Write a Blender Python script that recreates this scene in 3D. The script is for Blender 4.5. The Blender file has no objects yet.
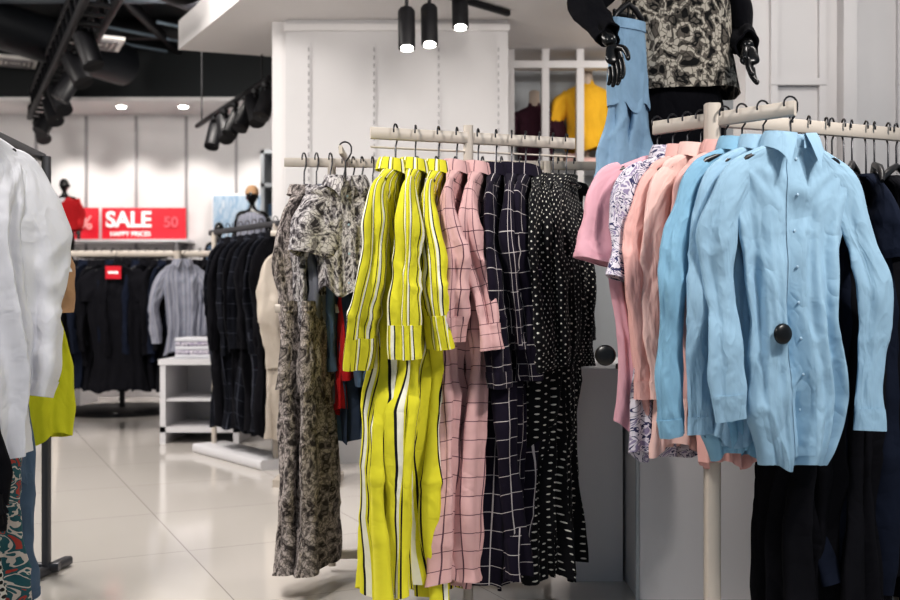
import bpy, math, random
import numpy as np
from mathutils import Vector, Matrix
random.seed(7)
scene=bpy.context.scene
COL=scene.collection
PI=math.pi

# ------------------------------------------------------------ materials
def newmat(name):
    m=bpy.data.materials.new(name); m.use_nodes=True
    nt=m.node_tree
    return m,nt,nt.nodes['Principled BSDF']
def setp(b,**k):
    for n,v in k.items():
        n=n.replace('_',' ')
        if n in b.inputs: b.inputs[n].default_value=v
def c4(c): return (c[0],c[1],c[2],1)
def plain(name,col,rough=.6,metal=0,**k):
    m,nt,b=newmat(name); setp(b,Base_Color=c4(col),Roughness=rough,Metallic=metal,**k)
    return m
def emis(name,col,s):
    m,nt,b=newmat(name); setp(b,Base_Color=c4(col)); b.inputs['Emission Color'].default_value=c4(col); b.inputs['Emission Strength'].default_value=s
    return m
class N:
    def __init__(s,nt): s.nt=nt
    def math(s,op,a,b=None,c=None):
        n=s.nt.nodes.new('ShaderNodeMath'); n.operation=op
        for i,v in enumerate((a,b,c)):
            if v is None: continue
            if isinstance(v,(int,float)): n.inputs[i].default_value=v
            else: s.nt.links.new(v,n.inputs[i])
        return n.outputs[0]
    def uv(s):
        n=s.nt.nodes.new('ShaderNodeUVMap'); n.uv_map='UVMap'
        sp=s.nt.nodes.new('ShaderNodeSeparateXYZ'); s.nt.links.new(n.outputs[0],sp.inputs[0])
        return n.outputs[0],sp.outputs[0],sp.outputs[1]
    def mix(s,f,a,b):
        n=s.nt.nodes.new('ShaderNodeMix'); n.data_type='RGBA'
        if isinstance(f,(int,float)): n.inputs[0].default_value=f
        else: s.nt.links.new(f,n.inputs[0])
        for i,v in ((6,a),(7,b)):
            if isinstance(v,tuple): n.inputs[i].default_value=c4(v)
            else: s.nt.links.new(v,n.inputs[i])
        return n.outputs[2]
    def ramp(s,f,stops,interp='CONSTANT'):
        n=s.nt.nodes.new('ShaderNodeValToRGB'); n.color_ramp.interpolation=interp
        e=n.color_ramp.elements
        while len(e)<len(stops): e.new(.5)
        for i,(p,c) in enumerate(stops): e[i].position=p; e[i].color=c4(c)
        s.nt.links.new(f,n.inputs[0]); return n.outputs[0]
    def tex(s,kind,vec,**k):
        n=s.nt.nodes.new(kind)
        if vec is not None: s.nt.links.new(vec,n.inputs['Vector'])
        for a,v in k.items():
            a2=a.replace('_',' ')
            if a2 in n.inputs: n.inputs[a2].default_value=v
            else: setattr(n,a,v)
        return n
    def mapping(s,vec,scale=(1,1,1),rot=(0,0,0)):
        n=s.nt.nodes.new('ShaderNodeMapping'); s.nt.links.new(vec,n.inputs[0])
        n.inputs['Scale'].default_value=scale; n.inputs['Rotation'].default_value=rot
        return n.outputs[0]
    def bump(s,b,h,st=.2,d=.002):
        n=s.nt.nodes.new('ShaderNodeBump'); n.inputs['Strength'].default_value=st; n.inputs['Distance'].default_value=d
        s.nt.links.new(h,n.inputs['Height']); s.nt.links.new(n.outputs[0],b.inputs['Normal'])
def cloth(name,fn,rough=.88,sheen=.05,wrinkle=.42):
    m,nt,b=newmat(name); g=N(nt); uv,u,v=g.uv()
    col=fn(g,uv,u,v)
    nt.links.new(col,b.inputs['Base Color'])
    setp(b,Roughness=rough)
    b.inputs['Sheen Weight'].default_value=sheen
    b.inputs['Specular IOR Level'].default_value=.15
    nz=g.tex('ShaderNodeTexNoise',g.mapping(uv,(1,.42,1),(0,0,.2)),Scale=15.0,Detail=2.0,Distortion=.6)
    n2=g.tex('ShaderNodeTexNoise',g.mapping(uv,(1,.5,1),(0,0,-.35)),Scale=30.0,Detail=2.0,Distortion=.5)
    ridge=g.math('ABSOLUTE',g.math('SUBTRACT',nz.outputs[0],.5))
    h=g.math('ADD',g.math('MULTIPLY',ridge,-1.3),g.math('MULTIPLY',n2.outputs[0],.4))
    g.bump(b,h,wrinkle,.03)
    return m
def f_plain(c,var=.12):
    def f(g,uv,u,v):
        nz=g.tex('ShaderNodeTexNoise',uv,Scale=9.0,Detail=3.0)
        return g.mix(nz.outputs[0],tuple(x*(1-var) for x in c),tuple(min(1,x*(1+var)) for x in c))
    return f
def f_stripe(stops,period,axis=0):
    def f(g,uv,u,v):
        t=g.math('FRACT',g.math('DIVIDE',(u,v)[axis],period))
        return g.ramp(t,stops)
    return f
def f_grid(base,line,per,w,per2=None):
    def f(g,uv,u,v):
        a=g.math('LESS_THAN',g.math('FRACT',g.math('DIVIDE',u,per)),w/per)
        b=g.math('LESS_THAN',g.math('FRACT',g.math('DIVIDE',v,per2 or per)),w/(per2 or per))
        return g.mix(g.math('MAXIMUM',a,b),base,line)
    return f
def f_dots(base,dot,per,r):
    def f(g,uv,u,v):
        def one(o):
            a=g.math('SUBTRACT',g.math('FRACT',g.math('ADD',g.math('DIVIDE',u,per),o)),.5)
            b=g.math('SUBTRACT',g.math('FRACT',g.math('ADD',g.math('DIVIDE',v,per),o)),.5)
            d=g.math('SQRT',g.math('ADD',g.math('MULTIPLY',a,a),g.math('MULTIPLY',b,b)))
            return g.math('LESS_THAN',d,r)
        return g.mix(g.math('MAXIMUM',one(0),one(.5)),base,dot)
    return f
def f_snake(dark,light,mid,sc=60):
    def f(g,uv,u,v):
        vo=g.tex('ShaderNodeTexVoronoi',g.mapping(uv,(1,.6,1)),Scale=float(sc),feature='DISTANCE_TO_EDGE')
        edge=g.math('LESS_THAN',vo.outputs[0],.06)
        nz=g.tex('ShaderNodeTexNoise',g.mapping(uv,(1,.75,1)),Scale=sc*.30,Detail=2.0,Distortion=.4,Roughness=.6)
        base=g.ramp(nz.outputs[0],[(0,dark),(.36,mid),(.43,light),(.53,mid),(.59,dark),(.65,mid)])
        return g.mix(g.math('MULTIPLY',edge,.6),base,dark)
    return f
def f_print(base,c1,c2,sc=14):
    def f(g,uv,u,v):
        nz=g.tex('ShaderNodeTexNoise',g.mapping(uv,(1,1,1)),Scale=float(sc),Detail=2.0,Distortion=2.5)
        a=g.ramp(nz.outputs[0],[(0,base),(.44,c1),(.5,base),(.58,c2),(.66,base)])
        return a
    return f

YEL=(.68,.63,.045); BLK=(.012,.012,.018)
M={}
M['yellow']=cloth('yellow_stripe_cloth',f_stripe([(0,YEL),(.40,BLK),(.48,(.80,.78,.66)),(.66,YEL),(.74,BLK),(.80,YEL)],.040))
M['pinkgrid']=cloth('pink_windowpane_cloth',f_grid((.62,.39,.385),(.12,.06,.08),.046,.0024,.055))
M['blackgrid']=cloth('black_windowpane_cloth',f_grid((.012,.009,.020),(.50,.46,.46),.050,.0023,.055))
M['polka']=cloth('polka_dot_cloth',f_dots((.008,.008,.010),(.62,.60,.55),.024,.115))
M['snake']=cloth('snakeskin_cloth',f_snake((.045,.04,.045),(.54,.51,.51),(.26,.24,.25),105))
M['snake2']=cloth('snakeskin_brown_cloth',f_snake((.05,.042,.042),(.42,.37,.35),(.20,.175,.165),95))
M['snakebw']=cloth('snakeskin_bw_cloth',f_snake((.012,.012,.012),(.48,.44,.38),(.13,.115,.10),62))
M['denim']=cloth('denim_cloth',f_plain((.085,.13,.20),.4))
M['denimdark']=cloth('dark_denim_cloth',f_plain((.04,.055,.09),.4))
M['denimlight']=cloth('light_denim_cloth',f_plain((.27,.41,.56),.3))
M['blue']=cloth('blue_poplin_cloth',f_plain((.325,.49,.63),.05),.9,.05,.45)
M['bluesat']=cloth('blue_cotton_cloth',f_plain((.24,.43,.58),.05),.9,.05,.45)
M['pink']=cloth('pink_jersey_cloth',f_plain((.66,.37,.43),.06),.85,.04,.3)
M['salmon']=cloth('salmon_cloth',f_plain((.72,.42,.39),.06))
M['peach']=cloth('peach_cloth',f_plain((.76,.52,.48),.06))
M['palm']=cloth('palm_print_cloth',f_print((.66,.62,.68),(.05,.05,.12),(.28,.24,.36),19))
M['black']=cloth('black_cloth',f_plain((.007,.007,.010),.3),.9,.0)
M['navy']=cloth('navy_cloth',f_plain((.010,.014,.028),.3),.9,.0)
M['darkcheck']=cloth('dark_check_cloth',f_grid((.008,.009,.014),(.06,.065,.085),.09,.003),.9,.0)
M['white']=cloth('white_jersey_cloth',f_plain((.64,.64,.68),.04),.85,.04,.35)
M['cream']=cloth('cream_cloth',f_plain((.52,.46,.40),.08))
M['grey']=cloth('grey_cloth',f_plain((.14,.145,.17),.15))
M['greystripe']=cloth('grey_stripe_cloth',f_stripe([(0,(.27,.28,.33)),(.5,(.17,.18,.24)),(.75,(.32,.32,.36))],.03))
M['lime']=cloth('lime_cloth',f_plain((.55,.56,.03),.1))
M['mustard']=cloth('mustard_cloth',f_plain((.80,.46,.04),.1))
M['maroon']=cloth('maroon_cloth',f_plain((.05,.018,.03),.2))
M['red']=cloth('red_cloth',f_plain((.45,.02,.025),.1))
M['multi']=cloth('multicolour_print_cloth',f_print((.03,.10,.12),(.5,.45,.42),(.35,.06,.05),12))
M['spots']=cloth('spotted_cloth',f_dots((.55,.53,.5),(.02,.02,.02),.024,.26))
M['tan']=cloth('tan_cloth',f_plain((.42,.26,.15),.1))
BUTTON=plain('button_pearl',(.36,.50,.62),.5)
HBLK=plain('hanger_black_plastic',(.01,.01,.012),.35)
WIRE=plain('steel_wire',(.05,.05,.055),.35,.8)
RACKM=plain('rack_cream_metal',(.56,.50,.44),.4)
RACKG=plain('rack_dark_metal',(.10,.10,.11),.4,.6)
TAG=plain('tag_black_plastic',(.006,.006,.007),.35)
WHITE=plain('white_laminate',(.70,.69,.71),.35)
BLACKM=plain('black_painted_metal',(.006,.006,.008),.5)
MANQ=plain('mannequin_gloss_black',(.006,.006,.007),.25)
MANQW=plain('mannequin_white',(.5,.42,.36),.4)
LEDM=emis('spot_led',(1,.97,.9),16)
REDS=plain('sign_red',(.60,.012,.03),.4)
SIGNW=plain('sign_white',(.9,.9,.9),.5)

# ------------------------------------------------------------ mesh builder
class MB:
    def __init__(s): s.V=[];s.n=0;s.F=[];s.UV=[];s.MI=[];s.mats=[]
    def mi(s,m):
        if m not in s.mats: s.mats.append(m)
        return s.mats.index(m)
    def grid(s,P,UV,closed,mat):
        n,m,_=P.shape; base=s.n; k=s.mi(mat)
        s.V.extend(P.reshape(-1,3).tolist()); s.n+=n*m
        mm=m if closed else m-1
        for i in range(n-1):
            for j in range(mm):
                j2=(j+1)%m
                s.F.append((base+i*m+j,base+i*m+j2,base+(i+1)*m+j2,base+(i+1)*m+j))
                s.UV.extend((UV[i][j],UV[i][j+1],UV[i+1][j+1],UV[i+1][j])); s.MI.append(k)
    def raw(s,V,F,mat):
        base=s.n;k=s.mi(mat);s.V.extend([tuple(v) for v in V]);s.n+=len(V)
        for f in F:
            s.F.append(tuple(base+i for i in f)); s.UV.extend([(V[i][0]+V[i][1],V[i][2]) for i in f]); s.MI.append(k)
    def box(s,lo,hi,mat):
        V=[(x,y,z) for x in (lo[0],hi[0]) for y in (lo[1],hi[1]) for z in (lo[2],hi[2])]
        s.raw(V,[(0,1,3,2),(4,6,7,5),(0,4,5,1),(2,3,7,6),(0,2,6,4),(1,5,7,3)],mat)
    def beam(s,p1,p2,w,h,mat,up=(0,0,1)):
        p1=Vector(p1);p2=Vector(p2);t=(p2-p1).normalized();u=Vector(up)
        if abs(t.dot(u))>.95:u=Vector((0,1,0))
        a=t.cross(u).normalized();b=a.cross(t).normalized()
        c=min(w,h)*.18
        ring=[(-w/2+c,-h/2),(w/2-c,-h/2),(w/2,-h/2+c),(w/2,h/2-c),(w/2-c,h/2),(-w/2+c,h/2),(-w/2,h/2-c),(-w/2,-h/2+c)]
        V=[p+a*x+b*y for p in (p1,p2) for x,y in ring]
        F=[(i,(i+1)%8,8+(i+1)%8,8+i) for i in range(8)]+[tuple(range(7,-1,-1)),tuple(range(8,16))]
        s.raw(V,F,mat)
    def tube(s,path,r,mat,n=8,cap=True):
        path=[Vector(p) for p in path]; rs=r if isinstance(r,(list,tuple)) else [r]*len(path)
        V=[];prev=None
        for i,p in enumerate(path):
            t=(path[min(i+1,len(path)-1)]-path[max(i-1,0)]).normalized()
            if prev is None:
                ref=Vector((0,1,0)) if abs(t.y)<.9 else Vector((1,0,0)); a=t.cross(ref).normalized()
            else:
                a=(prev-t*prev.dot(t)).normalized()
            prev=a;b=t.cross(a)
            for j in range(n):
                q=2*PI*j/n; V.append(p+(a*math.cos(q)+b*math.sin(q))*rs[i])
        F=[(i*n+j,i*n+(j+1)%n,(i+1)*n+(j+1)%n,(i+1)*n+j) for i in range(len(path)-1) for j in range(n)]
        if cap: F+= [tuple(range(n-1,-1,-1)),tuple(range((len(path)-1)*n,len(path)*n))]
        s.raw(V,F,mat)
    def ell(s,c,r,mat,nu=20,nv=12):
        V=[];F=[]
        for i in range(nv+1):
            a=PI*i/nv
            for j in range(nu):
                b=2*PI*j/nu
                V.append((c[0]+r[0]*math.sin(a)*math.cos(b),c[1]+r[1]*math.sin(a)*math.sin(b),c[2]+r[2]*math.cos(a)))
        for i in range(nv):
            for j in range(nu): F.append((i*nu+j,(i+1)*nu+j,(i+1)*nu+(j+1)%nu,i*nu+(j+1)%nu))
        s.raw(V,F,mat)
    def obj(s,name,loc=(0,0,0),rot=0,smooth=True,parent=None):
        me=bpy.data.meshes.new(name); me.from_pydata(s.V,[],s.F)
        uvl=me.uv_layers.new(name='UVMap'); uvl.data.foreach_set('uv',np.array(s.UV,dtype=np.float32).ravel())
        me.polygons.foreach_set('material_index',s.MI)
        for m in s.mats: me.materials.append(m)
        me.polygons.foreach_set('use_smooth',[smooth]*len(s.F)); me.update()
        if smooth:
            try: me.set_sharp_from_angle(angle=math.radians(60))
            except Exception: pass
        o=bpy.data.objects.new(name,me); COL.objects.link(o)
        o.location=loc;o.rotation_euler=(0,0,rot)
        if parent:o.parent=parent
        return o

def empty(name,loc=(0,0,0),rot=0):
    e=bpy.data.objects.new(name,None);COL.objects.link(e);e.location=loc;e.rotation_euler=(0,0,rot);e.empty_display_size=.1;return e

# ------------------------------------------------------------ cloth surfaces
def vnoise(x,y,T):
    nx,ny=T.shape
    xi=np.floor(x).astype(int);yi=np.floor(y).astype(int);fx=x-xi;fy=y-yi
    fx=fx*fx*(3-2*fx);fy=fy*fy*(3-2*fy)
    a=T[xi%nx,yi%ny];b=T[(xi+1)%nx,yi%ny];c=T[xi%nx,(yi+1)%ny];d=T[(xi+1)%nx,(yi+1)%ny]
    return (a*(1-fx)+b*fx)*(1-fy)+(c*(1-fx)+d*fx)*fy
def smooth_prof(keys,L,N_=240,win=11):
    keys=np.array(keys,float); s=np.linspace(0,L,N_); out=[s]
    for c in range(1,keys.shape[1]):
        v=np.interp(s,keys[:,0],keys[:,c]); vp=np.concatenate([2*v[0]-v[win//2:0:-1],v,2*v[-1]-v[-2:-win//2-1:-1]])
        w=np.hanning(win+2)[1:-1];w/=w.sum()
        out.append(np.convolve(vp,w,'valid')[:N_])
    return out
def make_surf(keys,L,rng,A=.012,ks=(5,9,14),start=.1,hem=.014,p=.85,wr=.002,crease=.006,shx=.18,radial=.006,vary=.10):
    S0,a0,b0=smooth_prof(keys,L)[:3]
    ar,br=a0[len(a0)//2],b0[len(b0)//2]
    t=np.linspace(PI/2,PI/2+2*PI,721)
    x=ar*np.cos(t);y=br*np.sin(t);cum=np.concatenate([[0],np.cumsum(np.hypot(np.diff(x),np.diff(y)))])
    per=cum[-1];cum/=per
    ph=rng.uniform(0,2*PI,len(ks));dr=rng.uniform(-2.6,2.6,len(ks));w=rng.uniform(.6,1,len(ks))/np.sqrt(np.arange(1,len(ks)+1))
    ph2=rng.uniform(0,2*PI,6)
    nx1=max(4,int(per/.085));nx2=nx1*2
    T1=rng.uniform(0,1,(nx1,41));T2=rng.uniform(0,1,(nx2,61));T3=rng.uniform(0,1,(3,29));T4=rng.uniform(.45,1.35,(5,17))
    def surf(Q,S,off=0):
        Q=np.asarray(Q,float);S=np.asarray(S,float)
        th=np.interp(Q%1.0,cum,t)
        a=np.interp(S,S0,a0);b=np.interp(S,S0,b0)
        env=np.clip((S-start)/(L*.45),0,1)**.7
        a=a*(1+vary*env*np.sin(S*9+ph2[5]));b=b*(1+2*vary*env*np.sin(S*7+ph2[4]))
        c=np.cos(th);sn=np.sin(th)
        X=a*np.sign(c)*np.abs(c)**p;Y=b*np.sign(sn)*np.abs(sn)**p
        d=0
        wq=Q+.06*(vnoise(Q*3,S*4+3,T3)-.5)
        for k,f,dd,ww in zip(ks,ph,dr,w):
            arg=2*PI*k*wq+f+dd*S/L+.6*np.sin(3*S+ph2[0])
            d=d+ww*np.sin(arg+.45*np.sin(arg))
        d=d*A*env*vnoise(Q*5,S*5,T4)
        e2=np.clip((S-.04)/.1,0,1)
        d=d+e2*wr*(np.sin(S*31+5*np.sin(2*PI*Q*2+ph2[1])+ph2[2])*np.sin(2*PI*Q*3+S*6+ph2[3]))
        wx=1.1*(vnoise(Q*3,S*7,T3)-.5)
        n1=vnoise(Q*nx1+wx,S/.20+wx,T1);n2=vnoise(Q*nx2-wx,S/.13+2*wx,T2)
        r1=(1-np.abs(2*n1-1))**2;r2=(1-np.abs(2*n2-1))**2
        d=d+e2*crease*((r1-.3)*1.3+(r2-.3)*.45)
        for sg in (-1,1):
            dx=X-sg*shx;rr=np.hypot(dx,S-.07);an=np.arctan2(dx,S-.05)
            d=d+radial*np.sin(13*an+ph2[1+(sg>0)])*np.exp(-rr/.2)*np.clip(rr/.04,0,1)*e2
        nx=c*b;ny=sn*a;nn=np.hypot(nx,ny)+1e-6
        X=X+nx/nn*(d+off);Y=Y+ny/nn*(d+off)
        X=X+.012*np.sin(S*3.5+ph2[0])*env;Y=Y+env*.012*np.sin(S*4.5+ph2[2])
        Z=-S+hem*env*(np.sin(2*PI*Q*3+ph2[3])+.6*np.sin(2*PI*Q*5+ph2[4]))*(S/L)
        return np.stack([X,Y,Z],-1)
    return surf,per
def add_surf(mb,surf,per,L,m,n,mat,z0=0,s0=0):
    q=np.arange(m)/m; s=np.linspace(s0,L,n); Q,S=np.meshgrid(q,s)
    P=surf(Q,S);P[...,2]+=z0
    UV=[[(j/m*per,-ss) for j in range(m+1)] for ss in s]
    mb.grid(P,UV,True,mat)
def strip(mb,surf,q0,q1,s0,s1,mat,z0,off=.004,n=50,m=4):
    q=np.linspace(q0,q1,m);s=np.linspace(s0,s1,n);Q,S=np.meshgrid(q,s)
    P=surf(Q,S,off);P[...,2]+=z0
    mb.grid(P,[[((a-.5)*.9,-b) for a in q] for b in s],False,mat)
def sleeve(mb,pts,rad,mat,rng,m=28,n=40,wr=.005,cuff=0,cuffmat=None,fold=.007,u0=0):
    pts=np.array(pts,float);rad=np.array(rad,float)
    cum=np.concatenate([[0],np.cumsum(np.linalg.norm(np.diff(pts,axis=0),axis=1))]);L=cum[-1]
    keys=np.column_stack([cum,pts,rad]);r=smooth_prof(keys,L,n,max(3,(n//6)|1))
    S=r[0];C=np.stack(r[1:4],-1);R=np.stack(r[4:6],-1)
    e0=np.clip(S/max(L,.01)*3,0,1);pv=rng.uniform(0,6.28,3)
    R[:,0]*=1+.13*e0*np.sin(S*17+pv[0]);R[:,1]*=1+.16*e0*np.sin(S*14+pv[1])
    C[:,0]+=.006*e0*np.sin(S*15+pv[2]);C[:,1]+=.004*e0*np.sin(S*12+pv[0])
    T=np.gradient(C,axis=0);T/=np.linalg.norm(T,axis=1)[:,None]
    yv=np.array([0,1,0.]);E2=yv-(T@yv)[:,None]*T;E2/=np.linalg.norm(E2,axis=1)[:,None]
    E1=np.cross(E2,T)
    q=np.arange(m)/m;ph=rng.uniform(0,6.28,6);u0=u0+rng.uniform(0,.05)
    th=2*PI*q[None,:];SS=S[:,None]
    env=np.clip(SS/L*3,0,1)
    f1,f2=rng.uniform(-5,5,2)
    d=env*(fold*np.sin(3*th+ph[0]+f1*SS/L)+fold*.6*np.sin(5*th+ph[1]+f2*SS/L))
    d=d+wr*.8*env*np.sin(SS*40+2.4*np.sin(th+ph[2])+ph[3])*np.sin(th*2+SS*9+ph[4])
    Tn=rng.uniform(0,1,(5,37));Q=q[None,:]+0*SS
    wx=.8*np.sin(SS*14+ph[5])
    n1=vnoise(Q*5+wx,SS/.12+0*Q+wx,Tn);d=d+env*wr*1.8*((1-np.abs(2*n1-1))**2-.3)
    d=d*np.clip(R[:,1:2]/.03,.3,1)
    def ring(dd,rows):
        return C[rows,None,:]+E1[rows,None,:]*((R[rows,0:1]+dd)*np.cos(th))[...,None]+E2[rows,None,:]*((R[rows,1:2]+dd)*np.sin(th))[...,None]
    allr=np.arange(len(S));per=2*PI*.05
    mb.grid(ring(d,allr),[[(u0+j/m*per,-s) for j in range(m+1)] for s in S],True,mat)
    e=len(S)-1
    P0=ring(d[e:e+1],np.array([e]));cen=C[e];P1=cen+(P0-cen)*.85+T[e]*-.004;P2=cen+(P0-cen)*.8-T[e]*.05
    mb.grid(np.concatenate([P0,P1,P2]),[[(u0+j/m*per,-L-k*.02) for j in range(m+1)] for k in range(3)],True,mat)
    if cuff>0:
        rows=allr[S>=L-cuff]
        if len(rows)>1:
            base=ring(d[rows]*.8+.003,rows)
            lip0=ring(d[rows[:1]]*.8-.002,rows[:1]);lip1=ring(d[rows[-1:]]*.8-.004,rows[-1:])
            P=np.concatenate([lip0,base,lip1])
            mb.grid(P,[[(u0+.01+j/m*per,-k*.012) for j in range(m+1)] for k in range(len(P))],True,cuffmat or mat)
def collar(mb,z0,mat,rx=.062,ry=.045,lf=1.0):
    w=np.linspace(-1,1,41);rows=[]
    for (rr,zz,k) in [(1.0,-.01,0),(.98,.012,0),(1.0,.026,0),(1.08,.029,0),(1.2,.016,.3),(1.33,-.008*lf,1)]:
        ang=PI/2+w*(PI-.16)
        tip=np.abs(w)**7
        x=rx*rr*np.cos(ang)
        x=x+k*(-np.sign(w))*.022*tip*lf
        y=ry*rr*np.sin(ang)-k*.008*tip
        z=zz-k*.036*tip*lf-.014*np.abs(w)**2+z0
        rows.append(np.stack([x,y,z],-1))
    P=np.stack(rows);mb.grid(P,[[(a*.18,k*.02) for a in w] for k in range(len(rows))],False,mat)
def rib(mb,z0,mat,rx=.085,ry=.05,drop=.03):
    pts=[(rx*math.cos(a),ry*math.sin(a),z0-.005-drop*(.5-.5*math.sin(a))) for a in np.linspace(0,2*PI,33)]
    mb.tube(pts,.006,mat,6,False)
def disc(mb,c,n,r,t,mat):
    c=Vector(c);n=Vector(n).normalized()
    prof=[(0,r*.8),(t*.1,r),(t*.5,r*1.0),(t,r*.85),(t*1.15,r*.3)]
    mb.tube([c+n*a for a,_ in prof],[b for _,b in prof],mat,24)
def hanger_mesh(name,parent,z0,w=.19,mat=None,metal=None,loc=(0,0,0),rot=0):
    mb=MB();mat=mat or HBLK
    hk=[(0,0,z0+.0),(0,0,-.052),(.010,0,-.040),(.020,0,-.022)]
    for a in np.linspace(-.2,PI*1.1,10): hk.append((.021*math.cos(a),0,-.006+.021*math.sin(a)))
    mb.tube(hk,.0028,metal or WIRE,6)
    arm=[(-w,0.0,z0-.075),(-w*.8,-.004,z0-.05),(-w*.4,-.006,z0-.022),(0,0,z0-.004),(w*.4,-.006,z0-.022),(w*.8,-.004,z0-.05),(w,0,z0-.075)]
    mb.tube(arm,[.006,.010,.011,.009,.011,.010,.006],mat,8)
    return mb.obj(name,loc,rot,parent=parent)

def garment(name,loc,yaw,mat,L=.75,kind='shirt',a=.2,b=.03,hem=None,A=.01,ks=(5,9,14),sl='long',slen=.6,seed=0,hanger=True,
            res=1.0,cuffmat=None,coll=True,tag=None,keys=None,z0=-.105,spread=.05,rs=.045,placket=True,sh=.2,gather=None,swing=(0,0),crease=.006,cuff=.055,fold=.007,fl=.78,crx=.062,lf=1.0,tilt=1.6,hemw=.014,vary=.10):
    rng=np.random.default_rng(seed+int(abs(loc[0])*1000)+int(abs(loc[1])*777))
    mb=MB();hem=hem or (a*1.05,b*1.4)
    if keys is None:
        keys=[(0,.05,.036),(.012,.08,.032),(.03,.13,.026),(.055,sh*.92,.018),(.08,sh,.020),(.14,sh*.98,b*.9),(.24,a,b*1.1)]
        if gather: keys+=[(gather-.08,a*.98,b*1.2),(gather,a*.82,b*.85),(gather+.08,a*.95,b*1.35)]
        keys+=[(L,hem[0],hem[1])]
    surf,per=make_surf(keys,L,rng,A=A,ks=ks,shx=sh*.9,crease=crease,hem=hemw,vary=vary)
    add_surf(mb,surf,per,L,int(150*res),int(95*res*max(.7,L)),mat,z0)
    if coll: collar(mb,z0,mat,crx,.045,lf)
    elif kind!='none': rib(mb,z0,mat,.075,.042)
    if placket and coll:
        strip(mb,surf,.5-.016/per*1.0,.5+.016/per,.02,L*.97,mat,z0,.0025)
        for s in np.arange(.05,min(L*.95,.8),.095):
            p=surf(np.array(.5),np.array(s),.003); disc(mb,(p[0],p[1],p[2]+z0),(0,-1,0),.0042,.002,BUTTON)
    for k,sg in enumerate((-1,1)):
        j=rng.uniform(-.025,.025);jy=rng.uniform(-.025,.025)+swing[k];sln=slen*rng.uniform(.92,1.06);el=rng.uniform(-.012,.018)
        x0=sh*.84
        if sl=='long':
            pts=[(sg*x0*.8,0,z0-.068),(sg*(x0+.012),0,z0-.10),(sg*(x0+.025+spread*.5),-.002,z0-.10-sln*.2),(sg*(x0+.01+spread*.9+j*.5+el),-.008+jy*.3-el,z0-.10-sln*.45),(sg*(x0+.005+spread+j),-.01+jy*.7,z0-.10-sln*.7),(sg*(x0+.0+spread*.7+j),-.012+jy,z0-.10-sln)]
            rad=[(.035,.014),(rs*1.05,.020),(rs*1.1,b+.004),(rs*1.0,b+.002),(rs*.92*(fl/.78)**.5,b+.003),(rs*fl,b*(1 if fl<.8 else 1.3))]
            sleeve(mb,pts,rad,mat,rng,m=int(36*res),n=int(64*res),cuff=cuff,cuffmat=cuffmat,fold=fold)
        elif sl=='short':
            pts=[(sg*x0*.75,0,z0-.058),(sg*(x0+.0),0,z0-.09),(sg*(x0+.03),0,z0-.15),(sg*(x0+.045),-.005+jy*.3,z0-.10-sln)]
            rad=[(.040,.014),(.060,.020),(.072,b+.006),(.078,b+.010)]
            sleeve(mb,pts,rad,mat,rng,m=int(36*res),n=int(26*res),cuff=.018,fold=fold)
    if tag:
        x,s=tag
        best=None
        for q in np.linspace(.3,.7,81):
            p=surf(np.array(q),np.array(s),.004)
            if best is None or abs(p[0]-x)<abs(best[0]-x): best=p
        disc(mb,(best[0],best[1]-.004,best[2]+z0),(.1,-1,0),.027,.012,TAG)
    o=mb.obj(name,loc,math.radians(yaw))
    o.rotation_euler=(math.radians(rng.uniform(-tilt,tilt)*.5),math.radians(rng.uniform(-tilt,tilt)),math.radians(yaw))
    if hanger: hanger_mesh('hanger',o,z0,min(.19,sh*.92))
    return o
def trousers(name,loc,yaw,mat,L=1.0,w=.19,b=.03,leg=.09,seed=0,hanger=True,res=1.0,z0=-.09,flare=1.1,A=.008,band=None):
    rng=np.random.default_rng(seed+int(abs(loc[0])*1000)+int(abs(loc[1])*777));mb=MB()
    keys=[(0,w*.9,b*.7),(.04,w*.92,b*.8),(.2,w*1.05,b*1.2),(.30,w*1.03,b*1.1)]
    surf,per=make_surf(keys,.30,rng,A=A*.6,ks=(4,7),radial=0,vary=0)
    add_surf(mb,surf,per,.30,int(100*res),int(26*res),mat,z0)
    add_surf(mb,lambda Q,S,off=0:surf(Q,S,.004),per,.035,int(100*res),4,band or mat,z0)
    for sg in (-1,1):
        x=w*.5
        pts=[(sg*x,0,z0-.2),(sg*x*1.02,0,z0-.35),(sg*x*1.0,-.004,z0-.3-(L-.3)*.5),(sg*x*.98,0,z0-L)]
        rad=[(w*.5,b),(w*.50,b*1.15),(leg*.95,b*1.1),(leg*flare,b*1.2)]
        sleeve(mb,pts,rad,mat,rng,m=int(40*res),n=int(60*res),fold=A,cuff=.025,wr=.004)
    o=mb.obj(name,loc,math.radians(yaw))
    if hanger: hanger_mesh('hanger',o,z0+.06,w*.9)
    return o

# ------------------------------------------------------------ room shell
def noise_mat(name,c,rough,sc=3,var=.04):
    m,nt,b=newmat(name);g=N(nt);tc=nt.nodes.new('ShaderNodeTexCoord')
    nz=g.tex('ShaderNodeTexNoise',tc.outputs['Object'],Scale=float(sc),Detail=4.0)
    nt.links.new(g.mix(nz.outputs[0],tuple(x*(1-var) for x in c),tuple(x*(1+var) for x in c)),b.inputs['Base Color'])
    setp(b,Roughness=rough);return m
WALL=noise_mat('wall_paint',(.60,.585,.59),.55)
WALL2=noise_mat('wall_paint_cool',(.44,.47,.50),.5)
WCEIL=noise_mat('white_ceiling_paint',(.70,.68,.68),.7)
BCEIL=noise_mat('black_ceiling_paint',(.005,.008,.010),.7,2,.3)
SLOT=plain('slot_rail_grey',(.28,.27,.28),.4,.3)
m,nt,b=newmat('polished_tile');g=N(nt);tc=nt.nodes.new('ShaderNodeTexCoord')
mp=g.mapping(tc.outputs['Object'],(1,1,1),(0,0,math.radians(-26)))
br=g.tex('ShaderNodeTexBrick',mp,Scale=1.0,offset=0.0,squash=1.0)
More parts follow.
